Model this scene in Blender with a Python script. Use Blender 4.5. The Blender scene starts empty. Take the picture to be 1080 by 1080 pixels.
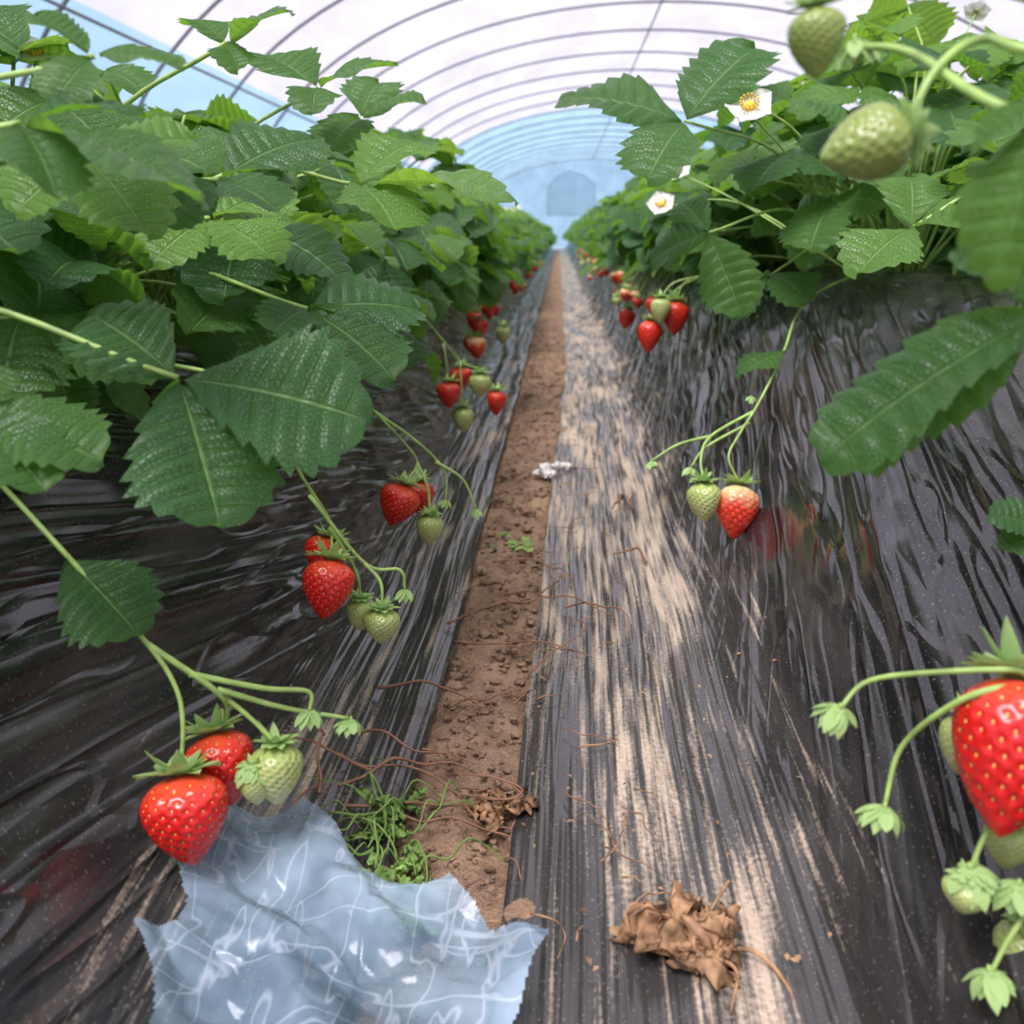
import bpy, math, random
import numpy as np
from mathutils import Vector as V, Matrix, noise
sc=bpy.context.scene
COL=sc.collection
pi=math.pi
# ------------------------------------------------------------ node helpers
def newmat(n):
    m=bpy.data.materials.new(n); m.use_nodes=True; nt=m.node_tree; nt.nodes.clear()
    return m,nt
def nd(nt,t,ins=None,**kw):
    n=nt.nodes.new(t)
    for k,v in kw.items(): setattr(n,k,v)
    if ins:
        for k,v in ins.items():
            s=n.inputs[k]
            if isinstance(v,bpy.types.NodeSocket): nt.links.new(v,s)
            else: s.default_value=v
    return n
def mth(nt,op,a,b=0.0,c=0.0,clamp=False):
    n=nd(nt,'ShaderNodeMath',{0:a,1:b,2:c},operation=op); n.use_clamp=clamp
    return n.outputs[0]
def mix(nt,f,a,b):
    n=nt.nodes.new('ShaderNodeMix'); n.data_type='RGBA'
    for i,v in ((0,f),(6,a),(7,b)):
        if isinstance(v,bpy.types.NodeSocket): nt.links.new(v,n.inputs[i])
        else: n.inputs[i].default_value=v
    return n.outputs[2]
def rng(nt,v,a,b,c=0.0,d=1.0):
    n=nd(nt,'ShaderNodeMapRange',{0:v,1:a,2:b,3:c,4:d}); return n.outputs[0]
def noi(nt,vec,scale,detail=3.0,rough=.5):
    return nd(nt,'ShaderNodeTexNoise',{'Vector':vec,'Scale':scale,'Detail':detail,'Roughness':rough}).outputs[0]
def noi2(nt,vec,scale,detail=3.0,rough=.5):
    n=nd(nt,'ShaderNodeTexNoise',noise_dimensions='2D'); n.inputs['Scale'].default_value=scale; n.inputs['Detail'].default_value=detail; n.inputs['Roughness'].default_value=rough
    nt.links.new(vec,n.inputs['Vector']); return n.outputs[0]
def mapv(nt,vec,scale=(1,1,1),rot=(0,0,0)):
    return nd(nt,'ShaderNodeMapping',{'Vector':vec,'Scale':scale,'Rotation':rot}).outputs[0]
def out(nt,s): nd(nt,'ShaderNodeOutputMaterial',{0:s})
def bsdf(nt,**k):
    return nd(nt,'ShaderNodeBsdfPrincipled',{kk.replace('_',' '):v for kk,v in k.items()})
C=lambda r,g,b:(r,g,b,1)
def simple(n,col,rough=.5,nscale=60,var=.25,bump=.2,trans=0,dist=.002):
    m,nt=newmat(n); co=nd(nt,'ShaderNodeTexCoord').outputs['Object']
    f=noi(nt,co,nscale,2)
    c=mix(nt,rng(nt,f,.3,.7),C(*[x*(1-var) for x in col]),C(*[min(1,x*(1+var)) for x in col]))
    b=nd(nt,'ShaderNodeBump',{'Strength':bump,'Distance':dist,'Height':f}).outputs[0]
    p=bsdf(nt,Base_Color=c,Roughness=rough,Normal=b).outputs[0]
    if trans:
        t=nd(nt,'ShaderNodeBsdfTranslucent',{'Color':c}).outputs[0]
        p=nd(nt,'ShaderNodeMixShader',{0:trans,1:p,2:t}).outputs[0]
    out(nt,p); return m
# ------------------------------------------------------------ materials
NT=8
def leafmat():
    m,nt=newmat('strawberry_leaf')
    uv=nd(nt,'ShaderNodeTexCoord').outputs['UV']; s=nd(nt,'ShaderNodeSeparateXYZ',{0:uv})
    p=mth(nt,'PINGPONG',mth(nt,'MULTIPLY',s.outputs[0],NT),.5)
    av=mth(nt,'MULTIPLY',mth(nt,'ABSOLUTE',mth(nt,'SUBTRACT',s.outputs[1],.5)),2)
    lat=rng(nt,p,.0,.06,1,0); lat=mth(nt,'MULTIPLY',lat,rng(nt,av,.4,1,.8,.1))
    mid=rng(nt,av,.015,.05,1,0); vein=mth(nt,'MAXIMUM',lat,mid)
    vo=nd(nt,'ShaderNodeTexVoronoi',{'Vector':mapv(nt,uv,(46,26,1)),'Scale':1.0},feature='DISTANCE_TO_EDGE',voronoi_dimensions='2D').outputs['Distance']
    fine=rng(nt,vo,0,.15,1,0)
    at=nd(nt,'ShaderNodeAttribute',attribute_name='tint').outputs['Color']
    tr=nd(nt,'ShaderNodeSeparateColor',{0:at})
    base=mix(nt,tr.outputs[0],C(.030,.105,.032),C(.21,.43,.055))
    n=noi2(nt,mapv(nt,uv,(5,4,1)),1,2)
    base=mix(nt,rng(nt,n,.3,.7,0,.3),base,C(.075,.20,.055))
    top=mix(nt,mth(nt,'MAXIMUM',mth(nt,'MULTIPLY',vein,.42),mth(nt,'MULTIPLY',fine,.13)),base,C(.24,.42,.13))
    und=mix(nt,vein,C(.22,.36,.13),C(.38,.52,.2))
    bf=nd(nt,'ShaderNodeNewGeometry').outputs['Backfacing']
    col=mix(nt,bf,top,und)
    h=mth(nt,'MAXIMUM',vein,mth(nt,'MULTIPLY',fine,.55))
    b=nd(nt,'ShaderNodeBump',{'Strength':.9,'Distance':.0014,'Height':h},invert=True).outputs[0]
    pr=bsdf(nt,Base_Color=col,Roughness=.40,Normal=b)
    pr.inputs['Specular IOR Level'].default_value=.5
    tcol=mix(nt,mth(nt,'MULTIPLY',vein,.6),mix(nt,tr.outputs[0],C(.20,.50,.035),C(.52,.86,.09)),C(.10,.28,.02))
    t=nd(nt,'ShaderNodeBsdfTranslucent',{'Color':tcol,'Normal':b}).outputs[0]
    out(nt,nd(nt,'ShaderNodeMixShader',{0:.36,1:pr.outputs[0],2:t}).outputs[0]); return m
M={}
M['leaf']=leafmat()
M['stem']=simple('green_stem',(.38,.56,.15),.4,80,.25,.2,.2)
M['calyx']=simple('calyx_green',(.42,.62,.22),.5,150,.25,.3,.3)
M['petal']=simple('white_petal',(.88,.88,.82),.5,100,.05,.1,.3)
M['yellow']=simple('flower_centre',(.85,.55,.05),.6,400,.3,.6)
M['dry']=simple('dry_leaf',(.34,.20,.10),.65,90,.8,.8,.25)
M['twig']=simple('dry_twig',(.22,.11,.06),.7,80,.4,.5)
M['weed']=simple('wilted_green',(.19,.32,.07),.6,60,.4,.3,.2)
def berrymat(n,mode):
    m,nt=newmat(n)
    co=nd(nt,'ShaderNodeTexCoord').outputs['Object']; z=nd(nt,'ShaderNodeSeparateXYZ',{0:co}).outputs[2]
    f=noi(nt,co,1.6,2); zz=mth(nt,'ADD',z,mth(nt,'MULTIPLY',mth(nt,'SUBTRACT',f,.5),.9))
    if mode=='red': c=mix(nt,rng(nt,zz,-.75,0.05),C(.58,.010,.008),C(.68,.08,.03))
    elif mode=='half': c=mix(nt,rng(nt,zz,-1.05,-.15),C(.60,.03,.015),C(.68,.54,.26))
    elif mode=='lime': c=mix(nt,f,C(.17,.25,.04),C(.27,.34,.08))
    else: c=mix(nt,rng(nt,zz,-1.6,-.2),C(.50,.54,.22),C(.34,.44,.12))
    p=bsdf(nt,Base_Color=c,Roughness=.26)
    p.inputs['Coat Weight'].default_value=.2; p.inputs['Coat Roughness'].default_value=.15
    out(nt,p.outputs[0]); return m
for k in ('red','half','green','lime'): M[k]=berrymat('strawberry_'+k,k)
M['seed']=simple('seed_yellow',(.72,.45,.10),.4,5,.2,0)
M['seedg']=simple('seed_olive',(.24,.20,.05),.45,5,.2,0)
def mulchmat():
    m,nt=newmat('black_plastic_mulch')
    uv=nd(nt,'ShaderNodeTexCoord').outputs['UV']; s=nd(nt,'ShaderNodeSeparateXYZ',{0:uv}); U,Y=s.outputs[0],s.outputs[1]
    at=nd(nt,'ShaderNodeSeparateColor',{0:nd(nt,'ShaderNodeAttribute',attribute_name='dust').outputs['Color']})
    dust,wall,sgn=at.outputs[0],at.outputs[1],at.outputs[2]
    k=mth(nt,'ADD',mth(nt,'MULTIPLY',sgn,.50),-.24)
    uw=mth(nt,'SUBTRACT',U,mth(nt,'MULTIPLY',k,Y))
    wv=nd(nt,'ShaderNodeCombineXYZ',{0:uw,1:Y}).outputs[0]
    # taut, diagonal wrinkles on the sloping side: thin sharp crests on a smooth sheet
    def crest(x,w): return rng(nt,mth(nt,'ABSOLUTE',mth(nt,'SUBTRACT',x,.5)),0,w,1,0)
    a1=crest(noi2(nt,mapv(nt,wv,(13,1.1,1)),1,1,.5),.07); a2=crest(noi2(nt,mapv(nt,wv,(30,1.9,1),(0,0,.02)),1,1,.5),.06)
    a4=crest(noi2(nt,mapv(nt,wv,(26,5.5,1),(0,0,.25)),1,1,.5),.05)
    a3=noi2(nt,mapv(nt,wv,(10,1.3,1)),1,2,.5); a5=noi2(nt,mapv(nt,wv,(75,4.0,1)),1,1,.5)
    hw=mth(nt,'ADD',mth(nt,'ADD',mth(nt,'MULTIPLY',a1,.32),mth(nt,'MULTIPLY',a4,.14)),mth(nt,'ADD',mth(nt,'MULTIPLY',a2,.20),mth(nt,'ADD',mth(nt,'MULTIPLY',a5,.20),mth(nt,'MULTIPLY',a3,1.5))))
    b1=noi2(nt,mapv(nt,uv,(75,2.6,1)),1,2,.6)
    h=nd(nt,'ShaderNodeMix',{0:wall}); nt.links.new(mth(nt,'MULTIPLY',b1,.65),h.inputs[2]); nt.links.new(hw,h.inputs[3])
    b=nd(nt,'ShaderNodeBump',{'Strength':.85,'Distance':.010,'Height':h.outputs[0]}).outputs[0]
    pt=noi2(nt,mapv(nt,uv,(19,3.4,1)),1,3,.7); gr=noi2(nt,uv,300,2,.6); st=noi2(nt,mapv(nt,uv,(170,6,1)),1,2,.65)
    dm=mth(nt,'ADD',mth(nt,'MULTIPLY',st,1.8),mth(nt,'ADD',mth(nt,'MULTIPLY',pt,1.4),mth(nt,'MULTIPLY',gr,.5)))
    dm=mth(nt,'ADD',dm,mth(nt,'SUBTRACT',mth(nt,'MULTIPLY',dust,1.0),2.62))
    dmask=mth(nt,'MULTIPLY',rng(nt,dm,-.12,.35),rng(nt,pt,.3,.7,.6,1))
    haze=mth(nt,'ADD',mth(nt,'MULTIPLY',rng(nt,pt,.42,.75),.10),mth(nt,'MULTIPLY',dust,.16))
    base=mix(nt,haze,C(.011,.011,.012),C(.30,.28,.25))
    spk=rng(nt,noi2(nt,uv,420,1,.5),.70,.76,0,.35)
    base=mix(nt,spk,base,C(.30,.27,.23))
    sand=mix(nt,gr,C(.40,.30,.20),C(.66,.55,.41))
    col=mix(nt,mth(nt,'MULTIPLY',dmask,.85),base,sand)
    ro=mth(nt,'ADD',rng(nt,pt,.3,.7,.18,.32),mth(nt,'MULTIPLY',dmask,.5))
    p=bsdf(nt,Base_Color=col,Roughness=ro,Normal=b); p.inputs['IOR'].default_value=1.65
    out(nt,p.outputs[0]); return m
M['mulch']=mulchmat()
def soilmat():
    m,nt=newmat('brown_soil'); co=nd(nt,'ShaderNodeTexCoord').outputs['Object']
    a=noi(nt,co,25,4,.65); g=noi(nt,co,320,3,.7); k=noi(nt,co,4,1)
    c=mix(nt,rng(nt,a,.3,.7),C(.17,.095,.055),C(.46,.30,.18)); c=mix(nt,rng(nt,g,.5,.75,0,.6),c,C(.58,.43,.29)); c=mix(nt,rng(nt,k,.5,.7,0,.3),c,C(.22,.13,.08))
    h=mth(nt,'ADD',a,mth(nt,'MULTIPLY',g,.7))
    b=nd(nt,'ShaderNodeBump',{'Strength':1.0,'Distance':.009,'Height':h}).outputs[0]
    out(nt,bsdf(nt,Base_Color=c,Roughness=.95,Normal=b).outputs[0]); return m
M['soil']=soilmat()
def filmmat(n,tc,sc_,tw):
    m,nt=newmat(n); co=nd(nt,'ShaderNodeTexCoord').outputs['Object']
    f=noi(nt,mapv(nt,co,(2.2,.7,2.2)),1.0,3,.6)
    t=nd(nt,'ShaderNodeBsdfTransparent',{'Color':mix(nt,rng(nt,f,.36,.62),C(*[x*.80 for x in tc]),C(*tc))}).outputs[0]
    d=nd(nt,'ShaderNodeBsdfTranslucent',{'Color':C(*sc_)}).outputs[0]
    out(nt,nd(nt,'ShaderNodeMixShader',{0:tw,1:d,2:t}).outputs[0]); return m
M['film']=filmmat('white_greenhouse_film',(.80,.765,.88),(.30,.28,.35),.70)
M['bluefilm']=filmmat('blue_greenhouse_film',(.46,.65,.83),(.18,.27,.36),.70)
m,nt=newmat('galvanised_steel'); out(nt,bsdf(nt,Base_Color=C(.16,.16,.18),Roughness=.5,Metallic=.3).outputs[0]); M['steel']=m
m,nt=newmat('grey_mesh_panel'); out(nt,nd(nt,'ShaderNodeMixShader',{0:.45,1:bsdf(nt,Base_Color=C(.28,.36,.43),Roughness=.6).outputs[0],2:nd(nt,'ShaderNodeBsdfTransparent').outputs[0]}).outputs[0]); M['vent']=m
m,nt=newmat('torn_clear_film')
co=nd(nt,'ShaderNodeTexCoord').outputs['Object']; n1=noi(nt,co,14,3)
# long fine stress creases
n3=noi(nt,mapv(nt,co,(9,34,1),(0,0,.6)),1,2); n4=noi(nt,mapv(nt,co,(40,11,1),(0,0,.25)),1,2)
def cst(x,w): return rng(nt,mth(nt,'ABSOLUTE',mth(nt,'SUBTRACT',x,.5)),0,w,1,0)
cr_=mth(nt,'MAXIMUM',cst(n3,.014),cst(n4,.012))
b=nd(nt,'ShaderNodeBump',{'Strength':.5,'Distance':.004,'Height':mth(nt,'ADD',n3,n4)}).outputs[0]
c=mix(nt,mth(nt,'MULTIPLY',cr_,.35),mix(nt,rng(nt,n1,.35,.65),C(.16,.27,.36),C(.40,.54,.65)),C(.80,.87,.92))
p=bsdf(nt,Base_Color=c,Roughness=.12,Normal=b); p.inputs['IOR'].default_value=1.6
t=nd(nt,'ShaderNodeBsdfTransparent',{'Color':C(.80,.91,.98)}).outputs[0]
out(nt,nd(nt,'ShaderNodeMixShader',{0:mth(nt,'SUBTRACT',rng(nt,n1,.35,.65,.66,.36),mth(nt,'MULTIPLY',cr_,.12)),1:p.outputs[0],2:t}).outputs[0]); M['torn']=m
# ------------------------------------------------------------ mesh builder
class MB:
    def __init__(s): s.v=[];s.f=[];s.uv=[];s.t=[];s.mi=[];s.mats=[]
    def add(s,v,f,mat,uv=None,tint=(.5,.5,.5)):
        o=len(s.v); s.v+=v; s.f+=[tuple(i+o for i in q) for q in f]
        s.uv+=uv if uv else [(0,0)]*len(v); s.t+=[tint]*len(v) if not isinstance(tint,list) else tint
        if mat not in s.mats: s.mats.append(mat)
        s.mi+=[s.mats.index(mat)]*len(f)
    def mesh(s,name,attr='tint',smooth=True):
        me=bpy.data.meshes.new(name); me.from_pydata([tuple(x) for x in s.v],[],s.f)
        for k in s.mats: me.materials.append(M[k])
        me.polygons.foreach_set('material_index',s.mi); me.polygons.foreach_set('use_smooth',[smooth]*len(s.f))
        ul=me.uv_layers.new(name='UVMap'); li=np.zeros(len(me.loops),dtype=np.int32); me.loops.foreach_get('vertex_index',li)
        ul.data.foreach_set('uv',np.array(s.uv,dtype=np.float32)[li].ravel())
        a=me.color_attributes.new(attr,'FLOAT_COLOR','POINT'); t=np.ones((len(s.v),4),dtype=np.float32); t[:,:3]=np.array(s.t); a.data.foreach_set('color',t.ravel())
        me.update(); return me
def obj(name,me=None,parent=None,loc=None):
    o=bpy.data.objects.new(name,me); COL.objects.link(o)
    if parent: o.parent=parent
    if loc is not None: o.location=loc
    return o
def catmull(P,n=6):
    P=[V(p) for p in P]
    if len(P)<3:
        return [P[0].lerp(P[-1],i/n) for i in range(n+1)]
    Q=[P[0]*2-P[1]]+P+[P[-1]*2-P[-2]]; o=[]
    for i in range(1,len(Q)-2):
        a,b,c,d=Q[i-1:i+3]
        for k in range(n):
            t=k/n; o.append(.5*((2*b)+(c-a)*t+(2*a-5*b+4*c-d)*t*t+(3*b-a-3*c+d)*t**3))
    o.append(P[-1]); return o
def tube(mb,pts,r0,r1,mat='stem',seg=7,tint=(.5,.5,.5)):
    n=len(pts); v=[];f=[]; up=V((.3,.2,1)).normalized(); 
    t0=(pts[1]-pts[0]).normalized(); a=t0.cross(up)
    if a.length<.05: a=t0.cross(V((1,0,0)))
    a.normalize()
    for i,p in enumerate(pts):
        t=(pts[min(i+1,n-1)]-pts[max(i-1,0)]).normalized(); a=(a-t*a.dot(t)).normalized(); b=t.cross(a); r=r0+(r1-r0)*i/(n-1)
        for k in range(seg):
            an=2*pi*k/seg; v.append(p+(a*math.cos(an)+b*math.sin(an))*r)
    for i in range(n-1):
        for k in range(seg): f.append((i*seg+k,i*seg+(k+1)%seg,(i+1)*seg+(k+1)%seg,(i+1)*seg+k))
    f.append(tuple(range(seg))[::-1]); f.append(tuple((n-1)*seg+k for k in range(seg)))
    mb.add(v,f,mat,None,tint)
def leaflet(mb,base,d,nrm,L,W,bend=.6,fold=.15,R=random,tint=.4,mat='leaf',nt_=NT,sub=4,nv=4,crumple=0,cf=3):
    d=V(d).normalized(); nrm=V(nrm); nrm=(nrm-d*nrm.dot(d)).normalized(); sd=d.cross(nrm).normalized()
    nu=nt_*sub; v=[];uv=[];f=[]; ph=R.uniform(0,6); asym=R.uniform(-.06,.06); b=bend if abs(bend)>.02 else .02
    so=R.uniform(0,50)
    for i in range(nu+1):
        u=i/nu; w=.5*W*max(0,math.sin(pi*min(1,u**1.12*1.0)))**.60 if 0<u<1 else 0
        pr=(u*nt_)%1.0
        for j in range(-nv,nv+1):
            q=j/nv; aq=abs(q); edge=aq**4
            x=q*w*(1+.25*(pr-.55)*edge)*(1+asym*(1 if q>0 else -1))
            t=u*L*.93+.36*aq*w*(1-u*.75)+.03*L*edge*pr
            bt=t/L*b
            yy=L*math.sin(bt)/b; zz=-L*(1-math.cos(bt))/b
            zz+=fold*abs(x)*1.0+ .015*L*math.sin(pi*pr)*math.sin(pi*min(1,aq*1.0)**.8)*3.2*(w/(W*.5+1e-6)) 
            zz+=.06*L*math.sin(u*7+ph+(2 if q>0 else 0))*aq*aq
            if crumple:
                c=noise.noise_vector(V((u*cf+so,q*cf*.7,so)))*crumple*L+noise.noise_vector(V((u*cf*3+so,q*cf*2,so)))*crumple*L*.25; p=base+d*(yy+c.x)+sd*(x+c.y)+nrm*(zz+c.z)
                p.z=max(p.z,.009)
            else: p=base+d*yy+sd*x+nrm*zz
            v.append(p); uv.append((u,.5+q*.5))
    m=2*nv+1
    for i in range(nu):
        for j in range(m-1): f.append((i*m+j,i*m+j+1,(i+1)*m+j+1,(i+1)*m+j))
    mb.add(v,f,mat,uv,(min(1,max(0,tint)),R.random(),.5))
def trifoliate(mb,J,D,N,L,R,tint,sub=4,nv=4):
    D=V(D).normalized(); N=V(N); N=(N-D*N.dot(D)).normalized(); S=D.cross(N)
    b=R.uniform(.3,1.0); fo=R.uniform(.1,.45)
    leaflet(mb,J+D*L*.06,D,N,L,L*R.uniform(.88,1.02),b,fo,R,tint,sub=sub,nv=nv)
    for sgn in (-1,1):
        a=math.radians(R.uniform(68,88)); dd=(D*math.cos(a)+S*sgn*math.sin(a)-N*R.uniform(-.05,.25))
        leaflet(mb,J,dd,N+S*sgn*R.uniform(-.05,.3),L*.93,L*R.uniform(.82,.96),b,fo,R,tint+R.uniform(-.05,.05),sub=sub,nv=nv)
def hero(mb,J,tips,N,R,tint=.25,wr=.85,crown=None,bend=.5,fold=.15,ctrl=None):
    J=V(J)/1000
    for t in tips:
        t=V(t)/1000; d=t-J; L=d.length*1.06
        n=V(N); 
        nn=(n-d.normalized()*n.dot(d.normalized())).normalized()
        dd=(d.normalized()+nn*math.tan(bend*.5)).normalized()
        leaflet(mb,J+d.normalized()*.003,dd,nn,L,L*wr*R.uniform(.94,1.05),bend,fold,R,tint+R.uniform(-.06,.06),sub=4,nv=6)
    if crown is not None:
        cr=V(crown); mid=cr.lerp(J,.5)+V((0,0,.05)) if ctrl is None else V(ctrl)/1000
        tube(mb,catmull([cr,mid,J],8),.0022,.0014)
def plant(name,seed,n=22,Hh=.2,spread=.2,sub=4,nv=4,flowers=0,Ls=(.06,.085),front=8,lo=.40):
    # local +X is the furrow side of the plant
    R=random.Random(seed); mb=MB()
    for i in range(n+front):
        if i<n:
            az=i*2.39996+R.uniform(-.3,.3); k=i/n
            r=spread*(.25+.85*(1-k))*R.uniform(.75,1.15); z=Hh*(lo+(1.05-lo)*k)*R.uniform(.75,1.15)
            tilt=R.uniform(-.5,.15)
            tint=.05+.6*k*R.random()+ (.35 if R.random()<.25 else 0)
        else:
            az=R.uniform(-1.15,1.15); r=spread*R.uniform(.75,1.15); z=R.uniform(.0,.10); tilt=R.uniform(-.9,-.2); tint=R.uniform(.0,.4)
        e=V((math.cos(az)*r,math.sin(az)*r,z)); o=V((math.cos(az),math.sin(az),0))
        b=o*.012; c=V((e.x*.38,e.y*.38,max(e.z*.72,.06)))+V((R.uniform(-.01,.01),R.uniform(-.01,.01),0))
        tube(mb,catmull([b,c,e],5),.0024,.0014,seg=5)
        D=o*math.cos(tilt)+V((0,0,math.sin(tilt)))+V((R.uniform(-.35,.35),R.uniform(-.35,.35),0))
        N=V((0,0,1))+o*R.uniform(.0,.5)+V((R.uniform(-.25,.25),R.uniform(-.25,.25),0))
        trifoliate(mb,e,D,N,R.uniform(*Ls),R,tint,sub,nv)
    for i in range(4):
        az=R.uniform(0,6.28); leaflet(mb,V((0,0,.0)),V((math.cos(az),math.sin(az),1.2)),V((math.cos(az),math.sin(az),0)),.03,.02,.5,.2,R,.3,'dry',5,3,2)
    for i in range(flowers):
        az=R.uniform(0,6.28); e=V((math.cos(az)*.09,math.sin(az)*.09,Hh*R.uniform(.9,1.15)))
        tube(mb,catmull([V((0,0,0)),V((e.x*.4,e.y*.4,e.z*.7)),e],5),.0014,.001,seg=5); flower(mb,e,V((math.cos(az)*.5,math.sin(az)*.5-.4,1)),R)
    return mb.mesh(name)
def frame(n):
    n=V(n).normalized(); a=n.cross(V((0,0,1))); 
    if a.length<.1: a=n.cross(V((1,0,0)))
    a.normalize(); return a,n.cross(a),n
def flower(mb,p,n,R,r=.014):
    a,b,n=frame(n); p=V(p)
    for k in range(5):
        an=k*2*pi/5+R.uniform(-.1,.1); d=a*math.cos(an)+b*math.sin(an)
        s=n.cross(d); v=[];f=[];N_=6
        for i in range(N_+1):
            t=i/N_; w=.62*r*math.sin(pi*min(.97,.1+t*.87))**.6
            for j in (-1,-.5,0,.5,1): v.append(p+d*(r*(.18+t*(.95-.12*j*j)))+s*w*j+n*(r*(.1+.25*t*t+.08*j*j)))
        for i in range(N_):
            for j in range(4): f.append((i*5+j,i*5+j+1,i*5+j+6,i*5+j+5))
        mb.add(v,f,'petal')
    v=[];f=[];st=8
    for i in range(5):
        an=i/4*pi/2
        for k in range(st): v.append(p+(a*math.cos(2*pi*k/st)+b*math.sin(2*pi*k/st))*r*.28*math.cos(an)+n*r*(.12+.3*math.sin(an)))
    for i in range(4):
        for k in range(st): f.append((i*st+k,i*st+(k+1)%st,(i+1)*st+(k+1)%st,(i+1)*st+k))
    mb.add(v,f,'yellow')
    for k in range(14):
        an=k*2*pi/14; d=a*math.cos(an)+b*math.sin(an); q=p+d*r*.42+n*r*.42
        tube(mb,[p+d*r*.28+n*r*.1,q,q+n*r*.07],r*.02,r*.06,'yellow',4)
def sepals(mb,R,n=10,rad=1.0,curl=.5,z0=.02,mat='calyx',drop=0.0):
    for k in range(n):
        an=k*2*pi/n+R.uniform(-.15,.15); d=V((math.cos(an),math.sin(an),0)); s=V((-d.y,d.x,0)); L=rad*R.uniform(.85,1.15); cu=curl*R.uniform(.3,1.5)-drop
        v=[];f=[];N_=6
        for i in range(N_+1):
            t=i/N_; w=.27*rad*(math.sin(pi*(.14+.86*t)))**.8
            for j in (-1,0,1): v.append(d*(L*t)*(1-.25*abs(drop)*t)+s*w*j+V((0,0,z0+.10*math.sin(pi*t)+cu*t*t*.7-.06*(1-abs(j)))))
        for i in range(N_):
            for j in range(2): f.append((i*3+j,i*3+j+1,i*3+j+4,i*3+j+3))
        mb.add(v,f,mat)
def berry(kind,seed):
    R=random.Random(seed); rs=np.random.RandomState(seed); nz,na=56,84; mb=MB()
    Lb=2.35
    def prof(t): 
        a=np.where(t<.30,np.sqrt(np.clip(1-((.30-t)/.30)**2,0,1)),1.0)
        c=np.cos(np.clip((t-.30)/.70,0,1)*pi/2)**.78
        return a*np.where(t>.3,c,1.0)
    ns=150; zs=[]; 
    tt=np.linspace(0,1,400); w=prof(tt)+.03; cw=np.cumsum(w); cw/=cw[-1]
    for i in range(ns): zs.append(np.interp((i+.5)/ns*.95+.03,cw,tt))
    sa=np.array([i*2.39996 for i in range(ns)])+rs.uniform(-.06,.06,ns); zs=np.array(zs)
    spx=np.stack([prof(zs)*np.cos(sa),prof(zs)*np.sin(sa),-zs*Lb],1)
    T=(np.linspace(0,1,nz)); A=np.linspace(0,2*pi,na,endpoint=False)
    g=prof(T)[:,None]; lump=1+.035*np.sin(2*A+seed)[None]+.03*np.sin(3*A+1.3*seed+T[:,None]*3)
    P=np.stack([g*np.cos(A)[None],g*np.sin(A)[None],np.repeat((-T*Lb)[:,None],na,1)],2).reshape(-1,3)
    d=np.sqrt(((P[:,None,:]-spx[None])**2).sum(2)); dm=d.min(1)
    dep=.055*np.exp(-(dm/.075)**2)-.018*np.clip(dm/.15,0,1)
    lf=np.broadcast_to(lump,(nz,na)).reshape(-1,1)
    nrm=P.copy(); nrm[:,2]=(P[:,2]+Lb*.35)*.5; nrm/=np.linalg.norm(nrm,axis=1,keepdims=True)+1e-6
    Q=P*np.concatenate([lf,lf,np.ones_like(lf)],1)-nrm*dep[:,None]
    f=[(i*na+k,(i+1)*na+k,(i+1)*na+(k+1)%na,i*na+(k+1)%na) for i in range(nz-1) for k in range(na)]
    mb.add([V(q) for q in Q.tolist()],f,kind)
    for i in range(ns):
        an=sa[i]; l=1+.035*math.sin(2*an+seed)+.03*math.sin(3*an+1.3*seed+zs[i]*3)
        p=V(spx[i].tolist()); n=V((p.x,p.y,(p.z+Lb*.35)*.5)).normalized(); p=V((p.x*l,p.y*l,p.z)); p-=n*.035
        a=n.cross(V((0,0,1))).normalized(); b=n.cross(a)
        v=[p+a*.028,p+b*.045,p-a*.028,p-b*.045,p+n*.026,p-n*.02]
        mb.add(v,[(0,1,4),(1,2,4),(2,3,4),(3,0,4)],'seed' if kind in('red','half') else 'seedg')
    sepals(mb,R,11,.98,.55 if kind!='green' else .35,.03,drop=.12)
    sepals(mb,R,6,.7,.9,.05)
    tube(mb,[V((0,0,-.02)),V((0,0,.12)),V((0,0,.25))],.12,.07,'stem',6)
    return mb.mesh('strawberry_'+kind)
BM={k:[berry(k,i+1) for i in range(2)] for k in ('red','half','green','lime')}
def bud(seed):
    R=random.Random(seed); mb=MB(); v=[];f=[]
    for i in range(7):
        t=i/6; r=.5*math.sin(pi*(.3+.7*t))**.8
        for k in range(10): v.append(V((r*math.cos(k*pi/5),r*math.sin(k*pi/5),-t*.95)))
    for i in range(6):
        for k in range(10): f.append((i*10+k,(i+1)*10+k,(i+1)*10+(k+1)%10,i*10+(k+1)%10))
    mb.add(v,f,'green'); 
    for k in range(12):
        an=k*2*pi/12+R.uniform(-.2,.2); d=V((math.cos(an),math.sin(an),0)); s=V((-d.y,d.x,0)); L=R.uniform(1.15,1.7); fl=R.uniform(.25,1.0); cu=R.uniform(0,.4)
        v=[];f=[]
        for i in range(8):
            t=i/7; w=.34*math.sin(pi*(.2+.8*t))**1.15; rr=.2+L*math.sin(t*1.5)*(.30+.38*fl); z=.14-L*1.1*t**1.3*(1.2-.6*fl)+cu*t**3
            for j in (-1,0,1): v.append(d*rr+s*w*j+V((0,0,z-.07*(1-abs(j)))))
        for i in range(7):
            for j in range(2): f.append((i*3+j,i*3+j+1,i*3+j+4,i*3+j+3))
        mb.add(v,f,'calyx')
    v=[V((0,0,.18))]+[V((.35*math.cos(k*pi/5),.35*math.sin(k*pi/5),.10)) for k in range(10)]
    mb.add(v,[(0,1+k,1+(k+1)%10) for k in range(10)],'calyx')
    tube(mb,[V((0,0,.05)),V((0,0,.2)),V((0,0,.4))],.13,.09,'stem',6)
    return mb.mesh('calyx_bud')
BUD=[bud(3),bud(4)]
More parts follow.
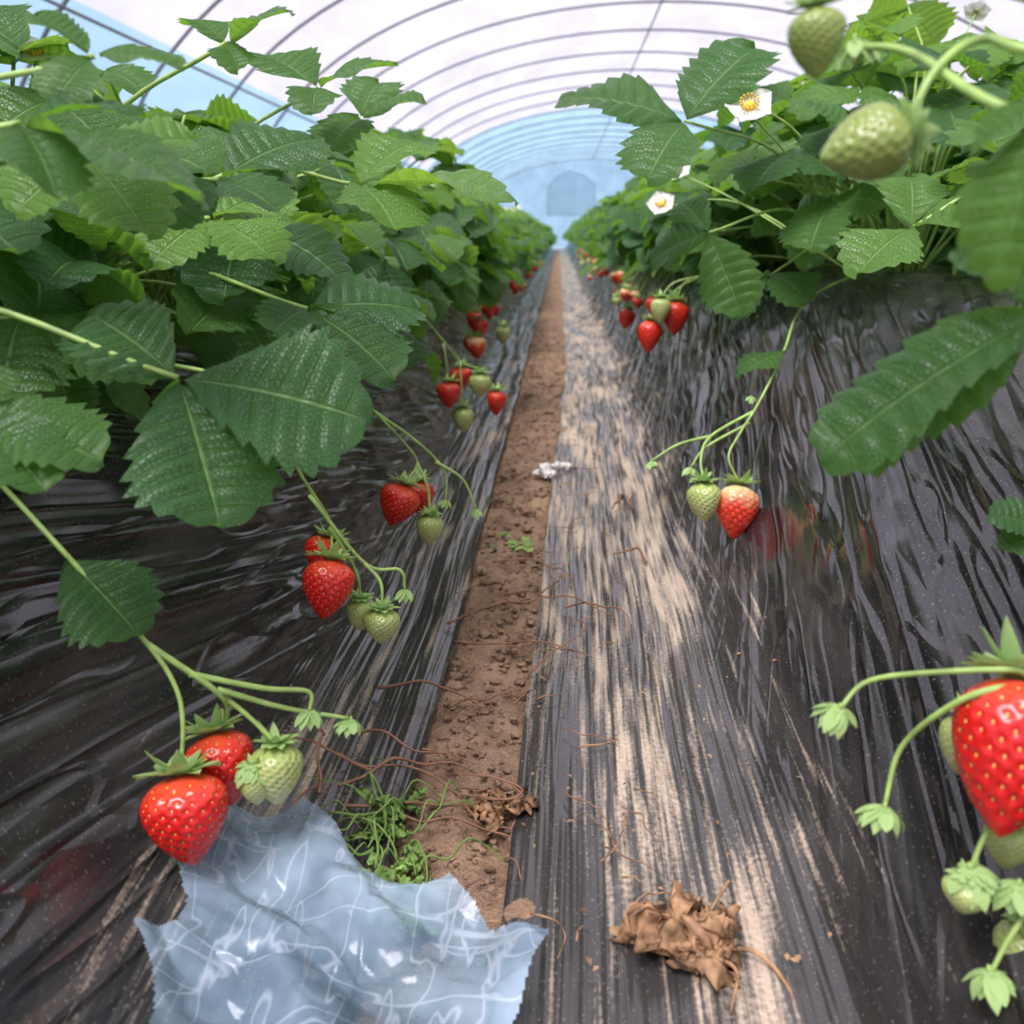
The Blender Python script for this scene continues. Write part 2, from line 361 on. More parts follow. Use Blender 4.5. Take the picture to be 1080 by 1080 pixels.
def cluster(stems,berries,buds=(),name='strawberry_truss',r=.0013):
    e=obj(name); e.empty_display_size=.02; o0=V(stems[0][0])/1000; e.location=o0
    mb=MB()
    for s in stems:
        pts=catmull([V(p)/1000-o0 for p in s],6); tube(mb,pts,r*1.25,r*.8)
    obj('stems',mb.mesh('truss_stems'),e)
    R=random.Random(len(berries)*7+int(o0.x*1e4))
    for i,(kind,top,tip,rad) in enumerate(berries):
        top=V(top)/1000; tip=V(tip)/1000; d=tip-top; o=obj('%s_berry_%d'%(kind,i+1),BM[kind][i%2],e)
        q=V((0,0,-1)).rotation_difference(d.normalized()); rz=Matrix.Rotation(R.uniform(0,6),4,'Z')
        s=d.length/2.35
        o.matrix_local=Matrix.Translation(top-o0)@q.to_matrix().to_4x4()@rz@Matrix.Diagonal((rad/1000,rad/1000,s,1))
    for i,b in enumerate(buds):
        p=V(b[:3])/1000; rad=b[3]/1000; o=obj('bud_%d'%(i+1),BUD[i%2],e)
        d=V((R.uniform(-.25,.25),R.uniform(-.25,.25),-1)); q=V((0,0,-1)).rotation_difference(d)
        o.matrix_local=Matrix.Translation(p-o0)@q.to_matrix().to_4x4()@Matrix.Rotation(R.uniform(0,6),4,'Z')@Matrix.Scale(rad,4)
    return e
# ------------------------------------------------------------ ground shells
def ctrl_left(y):
    e=-.092+.007*noise.noise(V((y*3,1,0)))
    return [(e,.004),(e-.03,.006),(-.165,.010),(-.20,.026),(-.238,.075),(-.285,.15),(-.33,.222),(-.365,.26),(-.46,.272),(-.85,.272),(-.93,.235),(-1.1,.0)]
def ctrl_right(y):
    e=-.036+.022*min(y,2.6)+.006*noise.noise(V((y*3,9,0)))
    bump=.02*math.exp(-((y-.75)/.3)**2)
    return [(e,.004),(e+.03,.007),(.11,.010),(.155,.024),(.195,.065),(.255,.155),(.315,.245+bump*.5),(.36,.295+bump),(.45,.315+bump),(.9,.315),(.98,.27),(1.15,.0)]
SR=np.concatenate([np.linspace(0,5,80)[:-1],np.linspace(5,8,46)[:-1],np.linspace(8,11,14)])
YS=[-.3]; 
while YS[-1]<27: YS.append(YS[-1]+.006+.012*max(0,YS[-1]))
def crest(x): return max(0,1-abs(x)*7)
def mulch(name,ctrl,side):
    verts=[];uvs=[];at=[]; m=len(SR)
    for y in YS:
        cp=ctrl(y); P=[V((a,0,b)) for a,b in cp]; Q=[P[0]*2-P[1]]+P+[P[-1]*2-P[-2]]
        row=[]
        for s in SR:
            i=min(int(s),10); t=s-i; a,b,c,d=Q[i:i+4]
            row.append(.5*((2*b)+(c-a)*t+(2*a-5*b+4*c-d)*t*t+(3*b-a-3*c+d)*t**3))
        S=0
        for i,p in enumerate(row):
            q=row[min(i+1,m-1)]-row[max(i-1,0)]; n=V((-q.z,0,q.x)).normalized(); 
            if side<0: n=-n
            if i: S+=(row[i]-row[i-1]).length
            s=SR[i]; wall=min(1,max(0,(s-2.4)/1.2))*min(1,max(0,(7.6-s)/.8)); flat=1-min(1,max(0,(s-2.2)/1.0)); topf=min(1,max(0,(s-6.5)/1))
            k=-.24 if side<0 else .26
            z=p.z; qq=z*1.25-k*y+.06*noise.noise(V((y*1.3,z*3,side*4)))
            r1=noise.noise(V((qq*6,y*.9,side*7)))
            c1=crest(noise.noise(V((qq*8,y*.8,side*3+11)))); c2=crest(noise.noise(V((qq*15,y*1.6,side*3+31))))
            c3=crest(noise.noise(V((z*7-y*2.2,y*3+z*4,side*3+51))))*max(0,noise.noise(V((y*2,z*3,70)))+.2)
            disp=wall*(.012*r1+.0050*c1+.0030*c2+.006*c3)
            r3=noise.noise(V((y*22+z*6,z*2.5,3)))*(noise.noise(V((y*1.7,side,8)))+.45)
            disp+=wall*.012*max(0,r3)*min(1,y*.8+.2)
            disp+=flat*(.0034*noise.noise(V((S*55,y*2.0,side)))+.003*noise.noise(V((S*14,y*4,2))))
            disp+=topf*.008*noise.noise(V((S*14,y*14,2)))
            if i==0: disp+=.002
            v=p+n*disp; verts.append((v.x,y,max(v.z,.0008))); uvs.append((S,y))
            if side>0: dd=min(1,max(0,1-max(0,S-.13)/.13))*(.62+.24*min(1,max(0,(y-.5)/.35)))
            else: dd=max(0,1-max(0,S-.06)/.13)*.60
            at.append((dd,wall,1 if side>0 else 0))
    f=[(i*m+j,i*m+j+1,(i+1)*m+j+1,(i+1)*m+j) if side>0 else (i*m+j,(i+1)*m+j,(i+1)*m+j+1,i*m+j+1) for i in range(len(YS)-1) for j in range(m-1)]
    mb=MB(); mb.v=verts; mb.f=f; mb.uv=uvs; mb.t=at; mb.mi=[0]*len(f); mb.mats=['mulch']
    return obj(name,mb.mesh(name,'dust'))
mulch('raised_bed_black_plastic_mulch',ctrl_left,-1)
mulch('raised_bed_black_plastic_mulch',ctrl_right,1)
# soil
def soil():
    v=[];f=[]; xs=np.linspace(-.14,.07,64); ys=[-.3]
    while ys[-1]<27: ys.append(ys[-1]+.0035+.009*max(0,ys[-1]))
    for y in ys:
        for x in xs:
            p=V((x,y,0)); h=.008*noise.noise(p*18)+.007*abs(noise.noise(p*55))+.0040*noise.noise(p*130)
            c=noise.noise(p*38+V((5,0,0))); h+=.010*max(0,c-.10)
            e=min(1,max(0,(.045-abs(x+.035+ -.01*min(y,2.5)*1.0))/.03+1)); v.append((x,y,h*.9-.002-.006*(1-e)))
    m=len(xs); f=[(i*m+j,i*m+j+1,(i+1)*m+j+1,(i+1)*m+j) for i in range(len(ys)-1) for j in range(m-1)]
    mb=MB(); mb.add([V(a) for a in v],f,'soil'); obj('soil_furrow',mb.mesh('soil'))
    mb=MB(); R=random.Random(4); import bmesh
    bm=bmesh.new(); bmesh.ops.create_icosphere(bm,subdivisions=2,radius=1); iv=[x.co.copy() for x in bm.verts]; fi=[tuple(q.index for q in g.verts) for g in bm.faces]; bm.free()
    for k in range(1700):
        y=.3+R.random()**1.7*3.5; x=R.uniform(-.088,-.036+.022*min(y,2.6)); s=R.uniform(.0007,.0028) if R.random()<.93 else R.uniform(.003,.007)
        o=R.uniform(0,99); mb.add([V((x,y,.002))+V((q.x*s*1.2,q.y*s,q.z*s*.7))*(1+.8*noise.noise(q*1.6+V((o,o,0)))) for q in iv],fi,'soil')
    obj('soil_clods',mb.mesh('clods'))
soil()
mb=MB(); mb.add([V((-3.2,-1.5,-.012)),V((5,-1.5,-.012)),V((5,28.5,-.012)),V((-3.2,28.5,-.012))],[(0,1,2,3)],'soil'); obj('ground',mb.mesh('ground'))
# ------------------------------------------------------------ greenhouse
CX,HW,AH=.9,3.7,2.45
def arch(a,k=1.0):
    x=CX+HW*k*math.cos(a); z=AH*k*max(0,math.sin(a))**.78; return x,z
gh=obj('greenhouse_tunnel')
def film(name,y0,y1,zsel,mat,dy=.125):
    mb=MB(); na=72; v=[];f=[]; ys=np.arange(y0,y1+1e-6,dy)
    for y in ys:
        sag=math.sin(((y+1.5)/1.25%1.0)*pi)
        for i in range(na+1):
            a=pi*i/na; x,z=arch(a,1.0-.004*sag+.004*noise.noise(V((a*8,y*1.5,0)))); v.append(V((x,y,z)))
    for r in range(len(ys)-1):
        for i in range(na):
            zc=(v[r*(na+1)+i].z+v[r*(na+1)+i+1].z)/2
            if zsel(zc): f.append((r*(na+1)+i,r*(na+1)+i+1,(r+1)*(na+1)+i+1,(r+1)*(na+1)+i))
    mb.add(v,f,mat); return obj(name,mb.mesh(name),gh)
film('ceiling',-1.5,17.25,lambda z:z>1.45,'film')
film('side_curtains',-1.5,28.5,lambda z:z<=1.45,'bluefilm')
film('ceiling_far',17.25,28.5,lambda z:z>1.45,'bluefilm')
mb=MB()
for y in np.arange(-1.5,28.6,1.25):
    tube(mb,[V((arch(pi*i/48,.99)[0],y,arch(pi*i/48,.99)[1])) for i in range(49)],.012,.012,'steel',6)
for a in (.5,.16,.84):
    x,z=arch(pi*a,.978); tube(mb,[V((x,-1.5,z)),V((x,13,z)),V((x,28,z))],.009,.009,'steel',6)
obj('steel_hoops',mb.mesh('hoops'),gh)
def endwall(name,y,mat):
    mb=MB(); pts=[arch(pi*i/40) for i in range(41)]; v=[V((x,y,z)) for x,z in pts]+[V((CX,y,0))]
    mb.add(v,[(i,i+1,41) for i in range(40)],mat); o=obj(name,mb.mesh(name),gh); return o
endwall('wall_back',28.5,'bluefilm'); endwall('wall_front',-1.5,'film')
mb=MB(); pv=[V((-.35,28.4,.9)),V((1.0,28.4,.9)),V((1.0,28.4,1.7)),V((.75,28.4,1.95)),V((.3,28.4,2.1)),V((-.1,28.4,1.95)),V((-.35,28.4,1.65))]
mb.add(pv,[tuple(range(7))],'vent')
for i in range(7): tube(mb,[pv[i],(pv[i]+pv[(i+1)%7])/2,pv[(i+1)%7]],.012,.012,'vent',4)
obj('window_1',mb.mesh('vent_window'),gh)
# ------------------------------------------------------------ plants
HV=[plant('plant_mesh_%d'%i,10+i,34,.225,.20,flowers=(1 if i%2 else 0)) for i in range(4)]
HR=[plant('plant_up_%d'%i,30+i,32,.26,.20,flowers=1,front=2,lo=.5) for i in range(2)]
LV=[plant('plant_lo_%d'%i,50+i,26,.225,.21,3,3,flowers=(i%2)*2,front=10) for i in range(4)]
Rr=random.Random(5)
for (x,y,z,i,s,rz) in [(-.46,.50,.265,0,.95,.2),(-.43,.76,.265,1,1.03,-.3),(-.41,1.02,.265,2,1.03,.3),(-.39,1.30,.265,3,1,-.2),(-.38,1.6,.265,0,1,.4),
      (.52,.86,.325,4,.75,3.3),(.44,1.27,.31,5,1.08,2.9),(.43,1.55,.31,4,1.08,3.4),(.40,1.8,.31,0,1.0,3),(.74,1.0,.315,4,1.1,1),(.76,1.35,.315,5,1.1,2),(-.72,.62,.27,2,1.1,2),(-.72,.95,.27,3,1.1,3),(-.72,1.3,.27,0,1.1,3),(-.66,.38,.27,1,1.0,1)]:
    o=obj('strawberry_plant',(HV+HR)[i],None,(x,y,z-.004)); o.scale=(s,s,s); o.rotation_euler=(0,0,rz)
for nm,xx,zz in (('strawberry_plant_row',-.37,.265),('strawberry_plant_row',-.74,.27),('strawberry_plant_row',.40,.31),('strawberry_plant_row',.78,.31)):
    e=obj(nm); e.location=(xx,2,zz)
    y=1.88 if abs(xx)<.5 else 1.62; k=0
    while y<27:
        o=obj('plant_%d'%k,Rr.choice(LV),e,(Rr.uniform(-.03,.03),y-2,-.004)); s=Rr.uniform(.82,1.12); o.scale=(s,s,s*Rr.uniform(.85,1.2))
        o.rotation_euler=(0,0,(0 if xx<0 else pi)+Rr.uniform(-.5,.5) if abs(xx)<.5 else Rr.uniform(0,6.28))
        k+=1; y+=.26 if y<8 else .32
# hero leaves
R=random.Random(11)
mb=MB(); cr=V((-.43,.44,.268))
hero(mb,(-180,442,295),[(-152,404,233),(-93,450,273),(-231,468,321)],(.35,-.75,.75),R,.02,.88,cr,.45,.12)
hero(mb,(-259,403,283),[(-202,400,263),(-215,376,256),(-249,419,300)],(.3,-.5,1),R,.2,.8,cr)
hero(mb,(-217,399,403),[(-145,393,371),(-186,444,412),(-191,370,373)],(.2,-.1,1),R,.12,.62,cr)
hero(mb,(-180,521,388),[(-143,497,371),(-141,571,411),(-197,493,366)],(.3,-.45,1),R,.1,.85,cr)
hero(mb,(-207,450,436),[(-169,450,430),(-232,454,452),(-213,423,413)],(.2,-.35,1),R,.3,.85,cr)
hero(mb,(-225,470,395),[(-190,445,360),(-185,500,405),(-245,440,370)],(.3,-.5,1),R,.6,.85,cr)
leaflet(mb,V((-.2515,.452,.199)),V((.05,-.024,-.032)),V((.35,-.6,.75)),.060,.054,.4,.1,R,.1,nv=6)
obj('strawberry_plant',mb.mesh('plant_left_near'))
mb=MB(); cr=V((-.42,.70,.268))
hero(mb,(-164,625,314),[(-104,595,271),(-97,669,308),(-173,580,303)],(.3,-.5,1),R,.05,.85,cr)
hero(mb,(-153,754,397),[(-34,735,384),(-114,683,361),(-118,829,432)],(.15,-.12,1),R,.6,.7,cr,.45,.1,(-250,720,400))
hero(mb,(-219,671,481),[(-174,657,494),(-250,696,497),(-205,645,460)],(.1,-.3,1),R,.3,.8,cr)
hero(mb,(-215,600,370),[(-170,575,345),(-175,640,385),(-235,560,345)],(.3,-.5,1),R,.7,.85,cr)
obj('strawberry_plant',mb.mesh('plant_left_mid'))
mb=MB(); cr=V((-.42,.95,.268))
hero(mb,(-206,860,480),[(-135,846,492),(-269,907,510),(-199,810,454)],(.1,-.35,1),R,.25,.8,cr)
hero(mb,(-180,907,461),[(-123,914,474),(-193,845,428),(-173,970,497)],(.1,-.35,1),R,.3,.8,cr)
obj('strawberry_plant',mb.mesh('plant_left_far'))
mb=MB(); cr=V((.37,1.21,.308))
hero(mb,(124,1029,470),[(-2,1051,493),(83,957,409),(204,1108,548)],(-.1,-.5,1),R,.15,.74,cr,.4,.1)
hero(mb,(158,1052,363),[(194,1029,279),(103,1092,332),(136,1112,394)],(-.4,-.6,.6),R,.2,.7,cr)
hero(mb,(309,1085,454),[(258,1094,493),(368,1100,493),(322,1019,404)],(0,-.5,1),R,.35,.8,cr)
hero(mb,(190,1120,505),[(150,1090,520),(175,1160,560),(240,1090,500)],(0,-.5,1),R,.3,.85,cr)
flower(mb,(.188,1.0355,.4816),(-.1,-.8,.6),R,.022); tube(mb,catmull([cr,V((.27,1.12,.42)),V((.188,1.04,.48))],6),.0014,.001)
flower(mb,(.139,1.374,.399),(-.2,-.8,.6),R,.018); flower(mb,(.161,1.39,.445),(-.2,-.8,.6),R,.018)
tube(mb,catmull([cr,V((.24,1.33,.40)),V((.139,1.38,.397))],6),.0014,.001); tube(mb,catmull([cr,V((.24,1.33,.40)),V((.161,1.395,.443))],6),.0014,.001)
obj('strawberry_plant',mb.mesh('plant_right_mid'))
mb=MB(); cr=V((.42,.80,.33))
hero(mb,(278,797,366),[(227,754,331),(346,772,376),(295,862,405)],(0,-.4,1),R,.5,.8,cr)
hero(mb,(350,820,420),[(300,800,430),(400,790,440),(350,880,450)],(0,-.4,1),R,.4,.8,cr)
obj('strawberry_plant',mb.mesh('plant_right_a'))
mb=MB(); cr=V((.43,.38,.325))
hero(mb,(184,376,332),[(107,376,273),(133,396,266),(151,381,353)],(-.3,-.5,1),R,.15,.48,cr,.35,.1,(320,380,380))
hero(mb,(137,289,400),[(119,294,383),(127,284,347),(132,290,417)],(-.6,-.3,.8),R,.4,.62,cr,.5,.1,(280,330,410))
hero(mb,(175,335,450),[(128,330,446),(150,330,480),(185,300,420)],(-.3,-.6,.8),R,.5,.7,cr,.5,.1,(300,340,430))
hero(mb,(262,490,210),[(230,491,218),(237,486,201)],(-.5,-.5,.8),R,.1,.8,V((.40,.50,.33)),.5,.1,(300,492,260))
obj('strawberry_plant',mb.mesh('plant_right_near'))
# ------------------------------------------------------------ trusses
cluster([[(-420,470,275),(-323,475,262),(-293,470,235),(-250,451,200),(-210,442,157),(-195,436,136),(-191,431,117),(-192,424,94)],
 [(-210,442,157),(-177,445,129),(-178,459,108),(-186,458,100)],[(-210,442,157),(-170,451,118),(-149,448,98)],
 [(-190,443,140),(-155,456,126),(-134,465,120),(-133,462,110)],[(-177,446,130),(-147,461,112),(-114,471,101)]],
 [('red',(-192,424,92),(-184,410,48),22),('red',(-186,457,98),(-175,446,60),19),('green',(-149,448,97),(-148,440,65),14),('green',(-158,437,90),(-157,435,68),9)],
 [(-133,462,109,8),(-113,471,99,8),(-158,434,92,9)],r=.0014)
cluster([[(-420,640,275),(-230,560,285),(-175,567,259),(-172,581,235),(-165,594,207),(-154,607,178),(-153,612,162),(-149,592,155)],
 [(-163,598,195),(-130,608,144),(-107,613,138),(-104,614,123)],[(-153,608,170),(-137,610,138),(-135,611,118)],[(-130,608,144),(-119,604,132),(-118,600,115)]],
 [('red',(-149,590,153),(-153,578,115),17),('red',(-156,621,158),(-165,613,134),15),('green',(-135,611,117),(-135,609,94),11),('green',(-118,600,114),(-119,598,89),12)],[(-104,614,122,7)],r=.0012)
cluster([[(-420,880,275),(-250,800,300),(-198,794,255),(-170,808,225),(-138,828,183),(-126,833,162),(-135,818,147)],
 [(-160,815,212),(-125,835,180),(-102,841,152),(-101,834,127)],[(-110,838,162),(-85,838,145),(-73,833,118)],[(-126,833,162),(-116,826,140),(-114,820,118)]],
 [('red',(-135,817,145),(-148,807,110),18),('red',(-129,867,136),(-130,862,104),14),('green',(-114,820,117),(-115,818,88),12.5)],[(-101,834,126,7),(-73,833,117,6)],r=.0012)
cluster([[(-420,1300,280),(-260,1310,290),(-193,1317,258),(-139,1352,189),(-111,1357,175),(-87,1352,148)],[(-160,1335,215),(-153,1332,163)],[(-139,1352,189),(-135,1343,125)],[(-150,1350,200),(-141,1378,178)]],
 [('red',(-153,1332,161),(-154,1328,124),17),('red',(-141,1378,176),(-141,1375,142),16),('green',(-135,1343,123),(-135,1340,87),16),('green',(-111,1357,170),(-112,1355,135),16),('red',(-87,1352,146),(-88,1350,110),14)],r=.0012)
cluster([[(365,1225,312),(309,1163,297),(271,1113,272),(244,1049,236),(212,1003,190),(189,974,163),(176,957,142),(187,950,117)],
 [(208,998,183),(160,975,160),(147,950,142),(149,939,122)],[(160,975,160),(125,960,154),(98,951,139)],[(200,985,172),(155,968,150),(139,961,130)]],
 [('half',(187,949,114),(181,930,62),22.5),('green',(149,938,120),(152,930,80),17.5)],[(98,951,137,8),(139,961,128,9),(205,1010,195,6)],r=.0015)
mb=MB(); leaflet(mb,V((.247,1.05,.24)),V((-.067,-.039,-.015)),V((-.4,-.4,1)),.07,.042,.4,.1,R,.2); obj('runner_leaf',mb.mesh('runner_leaf'))
cluster([[(420,1500,315),(300,1500,330),(247,1509,309),(189,1550,280),(147,1533,232)],[(247,1509,309),(200,1545,290),(186,1543,262)],[(225,1520,300),(180,1520,290),(159,1516,269)]],
 [('red',(147,1533,230),(142,1525,180),19),('red',(186,1543,260),(184,1538,207),20),('green',(159,1516,267),(158,1512,228),15)],r=.0013)
cluster([[(400,380,330),(260,365,250),(200,355,190),(181,347,197),(158,355,192),(133,370,180),(120,366,168)],[(200,355,186),(173,345,190),(158,351,178),(147,364,152),(140,356,128)],
 [(290,365,230),(201,345,150),(185,341,141),(174,337,130),(168,333,116)],[(290,350,190),(201,332,108),(186,327,93),(176,321,76)],[(230,370,215),(195,372,190),(184,387,156)],[(225,358,170),(199,366,117)],[(240,340,140),(202,345,83)],[(201,355,190),(186,355,189)]],
 [('red',(186,355,189),(175,329,134),22),('green',(184,387,155),(182,384,128),11),('green',(199,366,116),(198,364,94),10),('green',(202,345,82),(200,342,54),13),('green',(168,333,112),(167,332,96),9)],
 [(120,366,168,9),(140,356,127,9.5),(168,333,115,10.5),(176,321,76,10),(187,332,109,10)],r=.0013)
cluster([[(400,360,335),(250,330,400),(145,314,411),(134,338,420),(119,334,411),(109,328,393)],[(250,330,400),(150,330,428),(110,345,440),(80,337,431)],[(250,340,390),(140,300,391),(118,357,419),(105,379,425)]],
 [('lime',(109,327,391),(82,323,383),11.5),('lime',(80,337,429),(82,336,408),9)],[(105,379,426,8)],r=.0016)
# far fruit hanging on both sides
e=obj('strawberry_truss_row'); 
y=1.9
while y<9:
    for sx in (-1,1):
        if Rr.random()<(.9 if sx>0 else .8):
            nb=Rr.randint(2,4)
            for k in range(nb):
                x=(-.20+Rr.uniform(-.05,.06)) if sx<0 else (.21+Rr.uniform(-.06,.05)); z=Rr.uniform(.13,.21) if sx<0 else Rr.uniform(.17,.26); kd=Rr.choice(['red','red','half','green'])
                yy=y+Rr.uniform(-.06,.06); r_=Rr.uniform(.013,.02)
                o=obj('%s_berry'%kd,BM[kd][k%2],e,(x,yy,z)); o.scale=(r_,r_,r_); o.rotation_euler=(Rr.uniform(-.3,.3),Rr.uniform(-.3,.3),Rr.uniform(0,6))
                mb=MB(); tube(mb,catmull([V((sx*.38,yy+.03,.29)),V((sx*.27,yy+.02,z+.10)),V((x,yy,z+.002))],4),.0013,.001,seg=5); obj('fruit_stalk',mb.mesh('stalk'),e)
    y+=.32
# ------------------------------------------------------------ ground litter
def surf(x,y):
    cp=ctrl_left(y) if x<-.06 else ctrl_right(y)
    for a,b in zip(cp,cp[1:]):
        lo,hi=sorted((a[0],b[0]))
        if lo<=x<=hi: t=(x-a[0])/(b[0]-a[0]); return a[1]+(b[1]-a[1])*t
    return 0.003
def torn():
    poly=[(-.214,.474),(-.203,.466),(-.197,.481),(-.153,.502),(-.135,.487),(-.112,.455),(-.069,.428),(-.056,.438),(-.030,.402),(0,.395),(-.012,.36),(-.03,.31),(-.1,.29),(-.165,.30),(-.178,.345),(-.196,.366),(-.182,.380),(-.184,.40),(-.202,.425),(-.194,.455)]
    def inside(x,y):
        c=False; n=len(poly)
        for i in range(n):
            a,b=poly[i],poly[(i+1)%n]
            if (a[1]>y)!=(b[1]>y) and x<(b[0]-a[0])*(y-a[1])/(b[1]-a[1])+a[0]: c=not c
        return c
    R=random.Random(8); cre=[(R.uniform(0,pi),R.uniform(8,20),R.uniform(0,1),R.uniform(.3,1)) for _ in range(4)]
    G=np.random.RandomState(3).rand(60,60)
    def lat(x,y,s):
        a,b=(x+.5)/s,(y+.35*x+.1)/s; i,j=int(a)%58,int(b)%58; u,v=a%1,b%1
        if u+v<1: return G[i,j]+(G[i+1,j]-G[i,j])*u+(G[i,j+1]-G[i,j])*v
        return G[i+1,j+1]+(G[i,j+1]-G[i+1,j+1])*(1-u)+(G[i+1,j]-G[i+1,j+1])*(1-v)
    def hz(x,y):
        h=0
        for an,fq,ph,am in cre:
            w=(x*math.cos(an)+y*math.sin(an))*fq+ph; h+=am/fq*(abs((w%1)-.5)-.15)
        return h*.25+.016*lat(x,y,.036)+.005*lat(y,x,.015)
    st=.0013; xs=np.arange(-.24,.005,st); ys=np.arange(.28,.512,st); idx={};v=[];f=[]
    def g(i,j):
        if (i,j) not in idx:
            x,y=xs[i],ys[j]; idx[(i,j)]=len(v); b=surf(x,y); v.append(V((x+.0015*noise.noise(V((x*60,y*60,1))),y+.0015*noise.noise(V((x*60,y*60,7))),max(b+.004+hz(x,y),b+.004))))
        return idx[(i,j)]
    for i in range(len(xs)-1):
        for j in range(len(ys)-1):
            if inside(xs[i]+st/2,ys[j]+st/2): f.append((g(i,j),g(i+1,j),g(i+1,j+1),g(i,j+1)))
    mb=MB(); mb.add(v,f,'torn'); obj('torn_plastic_film',mb.mesh('torn_plastic_film'))
torn()
R=random.Random(21)
mb=MB()
for k in range(7):
    az=R.uniform(-.6,3.8); leaflet(mb,V((.066,.398,.013)),V((math.cos(az),math.sin(az)*.8,R.uniform(.1,.8))),V((R.uniform(-.6,.6),-.4,1)),R.uniform(.028,.042),R.uniform(.024,.034),R.uniform(.6,2.0),R.uniform(.2,.9),R,.5,'dry',7,5,8,crumple=.36,cf=2.6)
tube(mb,catmull([V((.07,.402,.010)),V((.10,.40,.016)),V((.115,.385,.010)),V((.118,.35,.010))],6),.0014,.0009,'dry')
tube(mb,catmull([V((.07,.402,.012)),V((.085,.425,.02)),V((.095,.435,.03))],6),.0013,.0009,'dry')
tube(mb,catmull([V((.07,.402,.012)),V((.09,.385,.018)),V((.085,.365,.010))],6),.0012,.0008,'dry')
obj('dead_leaf',mb.mesh('dead_leaf'))
mb=MB()
for k in range(4):
    leaflet(mb,V((-.045+.010*k,.525,.009)),V((R.uniform(-1,1),R.uniform(-1,1),.2)),V((0,-.2,1)),.024,.013,1.6,.6,R,.5,'dry',6,4,5,crumple=.5,cf=4)
for k in range(3):
    c=V((-.045+.006*k,.53,.012)); tube(mb,catmull([c+V((math.cos(a_*1.3+k*2.1)*(.006+.005*a_),math.sin(a_*1.1+k*2)*.010,.003*k+.002*a_)) for a_ in range(5)],5),.0010,.0006,'twig')
obj('dead_leaf',mb.mesh('dead_stem'))
def strand(mb,x,y,a,L,mat,r,wig=.5,lift=.012):
    p=[];n=5
    for i in range(n+1):
        xx,yy=x,y; p.append(V((xx,yy,surf(xx,yy)+.006+R.random()*lift*math.sin(pi*i/n)))); a+=R.uniform(-wig,wig); x+=math.cos(a)*L/n; y+=math.sin(a)*L/n
    tube(mb,catmull(p,4),r,r*.5,mat,5)
mb=MB()
for k in range(30):
    y=R.uniform(.41,.53); strand(mb,-.088+(.47-y)*.22+R.uniform(-.018,.014),y,R.uniform(.8,2.4) if k%2 else R.uniform(-2,-1),R.uniform(.03,.07),'weed',R.uniform(.0006,.0012),.7,.02)
for k in range(34):
    y=R.uniform(.41,.53); x=-.088+(.47-y)*.22+R.uniform(-.018,.014); leaflet(mb,V((x,y,.012)),V((R.uniform(-1,1),R.uniform(-1,1),R.uniform(-.1,.5))),V((R.uniform(-.6,.6),-.3,1)),R.uniform(.010,.022),R.uniform(.005,.012),1.2,.4,R,.5,'weed',5,2,3,crumple=.3)
obj('wilted_weeds',mb.mesh('weeds'))
mb=MB()
for (x,y,a,L,r) in [(-.15,.53,2.0,.09,.0012),(-.14,.54,1.0,.10,.0012),(-.13,.52,-.4,.10,.001),(-.12,.56,2.4,.08,.001),(-.16,.62,-.3,.12,.001),(-.09,.78,.2,.13,.0009),(-.10,.82,.4,.16,.0012),(-.05,.9,-.2,.12,.0009),
   (.01,.86,.5,.1,.0009),(-.07,1.0,.3,.12,.001),(.10,.99,1.4,.05,.0016),(.10,1.2,1.3,.09,.0016),(.09,1.25,-1.5,.05,.002),(-.08,.66,.6,.07,.0008),(-.14,.68,-.4,.09,.0012),(-.16,.5,1.5,.06,.0009),(-.03,1.4,.1,.1,.001),
   (-.12,.47,-1.2,.10,.0012),(-.11,.52,-.9,.09,.001),(-.15,.58,-.1,.13,.0009),(-.02,.72,1.2,.12,.0008),(-.09,1.25,.9,.12,.001)]:
    strand(mb,x,y,a,L,'twig',r*1.25)
for k in range(110):
    y=.4+R.random()**1.4*2.4; strand(mb,R.uniform(-.10,.06),y,R.uniform(0,6),R.uniform(.008,.045),'twig' if k%2 else 'dry',.0007,.6,.004)
obj('dry_twigs',mb.mesh('twigs'))
mb=MB()
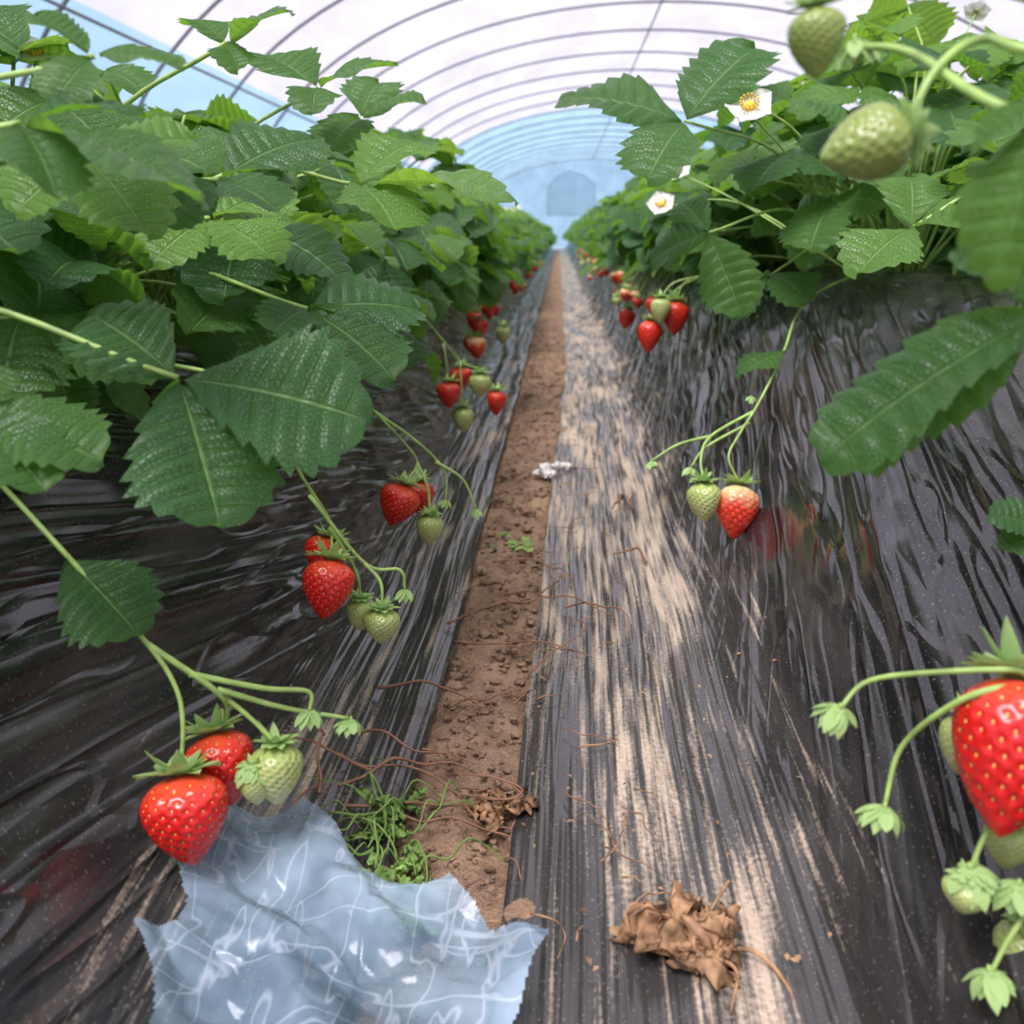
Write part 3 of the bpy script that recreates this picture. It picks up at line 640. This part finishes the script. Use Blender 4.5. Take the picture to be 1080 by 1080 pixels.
for k in range(240):
    y=.38+R.random()**1.3*2.2; x=R.uniform(-.09,.18); s=R.uniform(.001,.003); z=surf(x,y)+.0045; a=R.uniform(0,3)
    c,s_=math.cos(a)*s,math.sin(a)*s; mb.add([V((x-c,y-s_,z)),V((x+s_*.6,y-c*.6,z+.001)),V((x+c,y+s_,z+.0005)),V((x-s_*.6,y+c*.6,z+.001))],[(0,1,2,3)],'dry')
obj('leaf_crumbs',mb.mesh('crumbs'))
mb=MB()
for k in range(4): leaflet(mb,V((-.02+.012*k,1.42+.01*k,.012)),V((R.uniform(-1,1),R.uniform(-1,1),.1)),V((0,0,1)),.035,.025,.6,.2,R,.5,'petal',5,2,3,crumple=.3)
obj('paper_scrap',mb.mesh('scrap'))
mb=MB()
for k in range(12): leaflet(mb,V((-.06+R.uniform(-.02,.03),1.08+R.uniform(-.03,.03),.006)),V((R.uniform(-1,1),R.uniform(-1,1),.3)),V((0,0,1)),.016,.012,.8,.3,R,.6,'weed',5,2,3)
obj('fallen_green_leaf',mb.mesh('fallen'))
# ------------------------------------------------------------ light
w=bpy.data.worlds.new('sky'); sc.world=w; w.use_nodes=True; nt=w.node_tree; nt.nodes.clear()
g=nd(nt,'ShaderNodeSeparateXYZ',{0:nd(nt,'ShaderNodeTexCoord').outputs['Generated']}).outputs[2]
c=mix(nt,rng(nt,g,0,.6),C(.88,.92,1),C(1,.99,1.0))
nd(nt,'ShaderNodeOutputWorld',{0:nd(nt,'ShaderNodeBackground',{'Color':c,'Strength':1.42}).outputs[0]})
su=bpy.data.lights.new('sun','SUN'); su.energy=9.5; su.angle=math.radians(32); su.color=(1,.97,.90); so=bpy.data.objects.new('sun',su); COL.objects.link(so); so.rotation_euler=(math.radians(24),math.radians(-14),0)
# ------------------------------------------------------------ camera
TH=math.atan(.292); PS=math.atan(.05*math.cos(TH))
cam=bpy.data.cameras.new('camera'); co=bpy.data.objects.new('camera',cam); COL.objects.link(co); sc.camera=co
co.location=(0,0,.36); co.rotation_euler=(pi/2-TH,0,PS)
cam.sensor_width=36; cam.lens=1000/1080*36; cam.clip_start=.02; cam.dof.use_dof=True; cam.dof.focus_distance=.68; cam.dof.aperture_fstop=10
sc.view_settings.view_transform='Standard'; sc.view_settings.look='None'
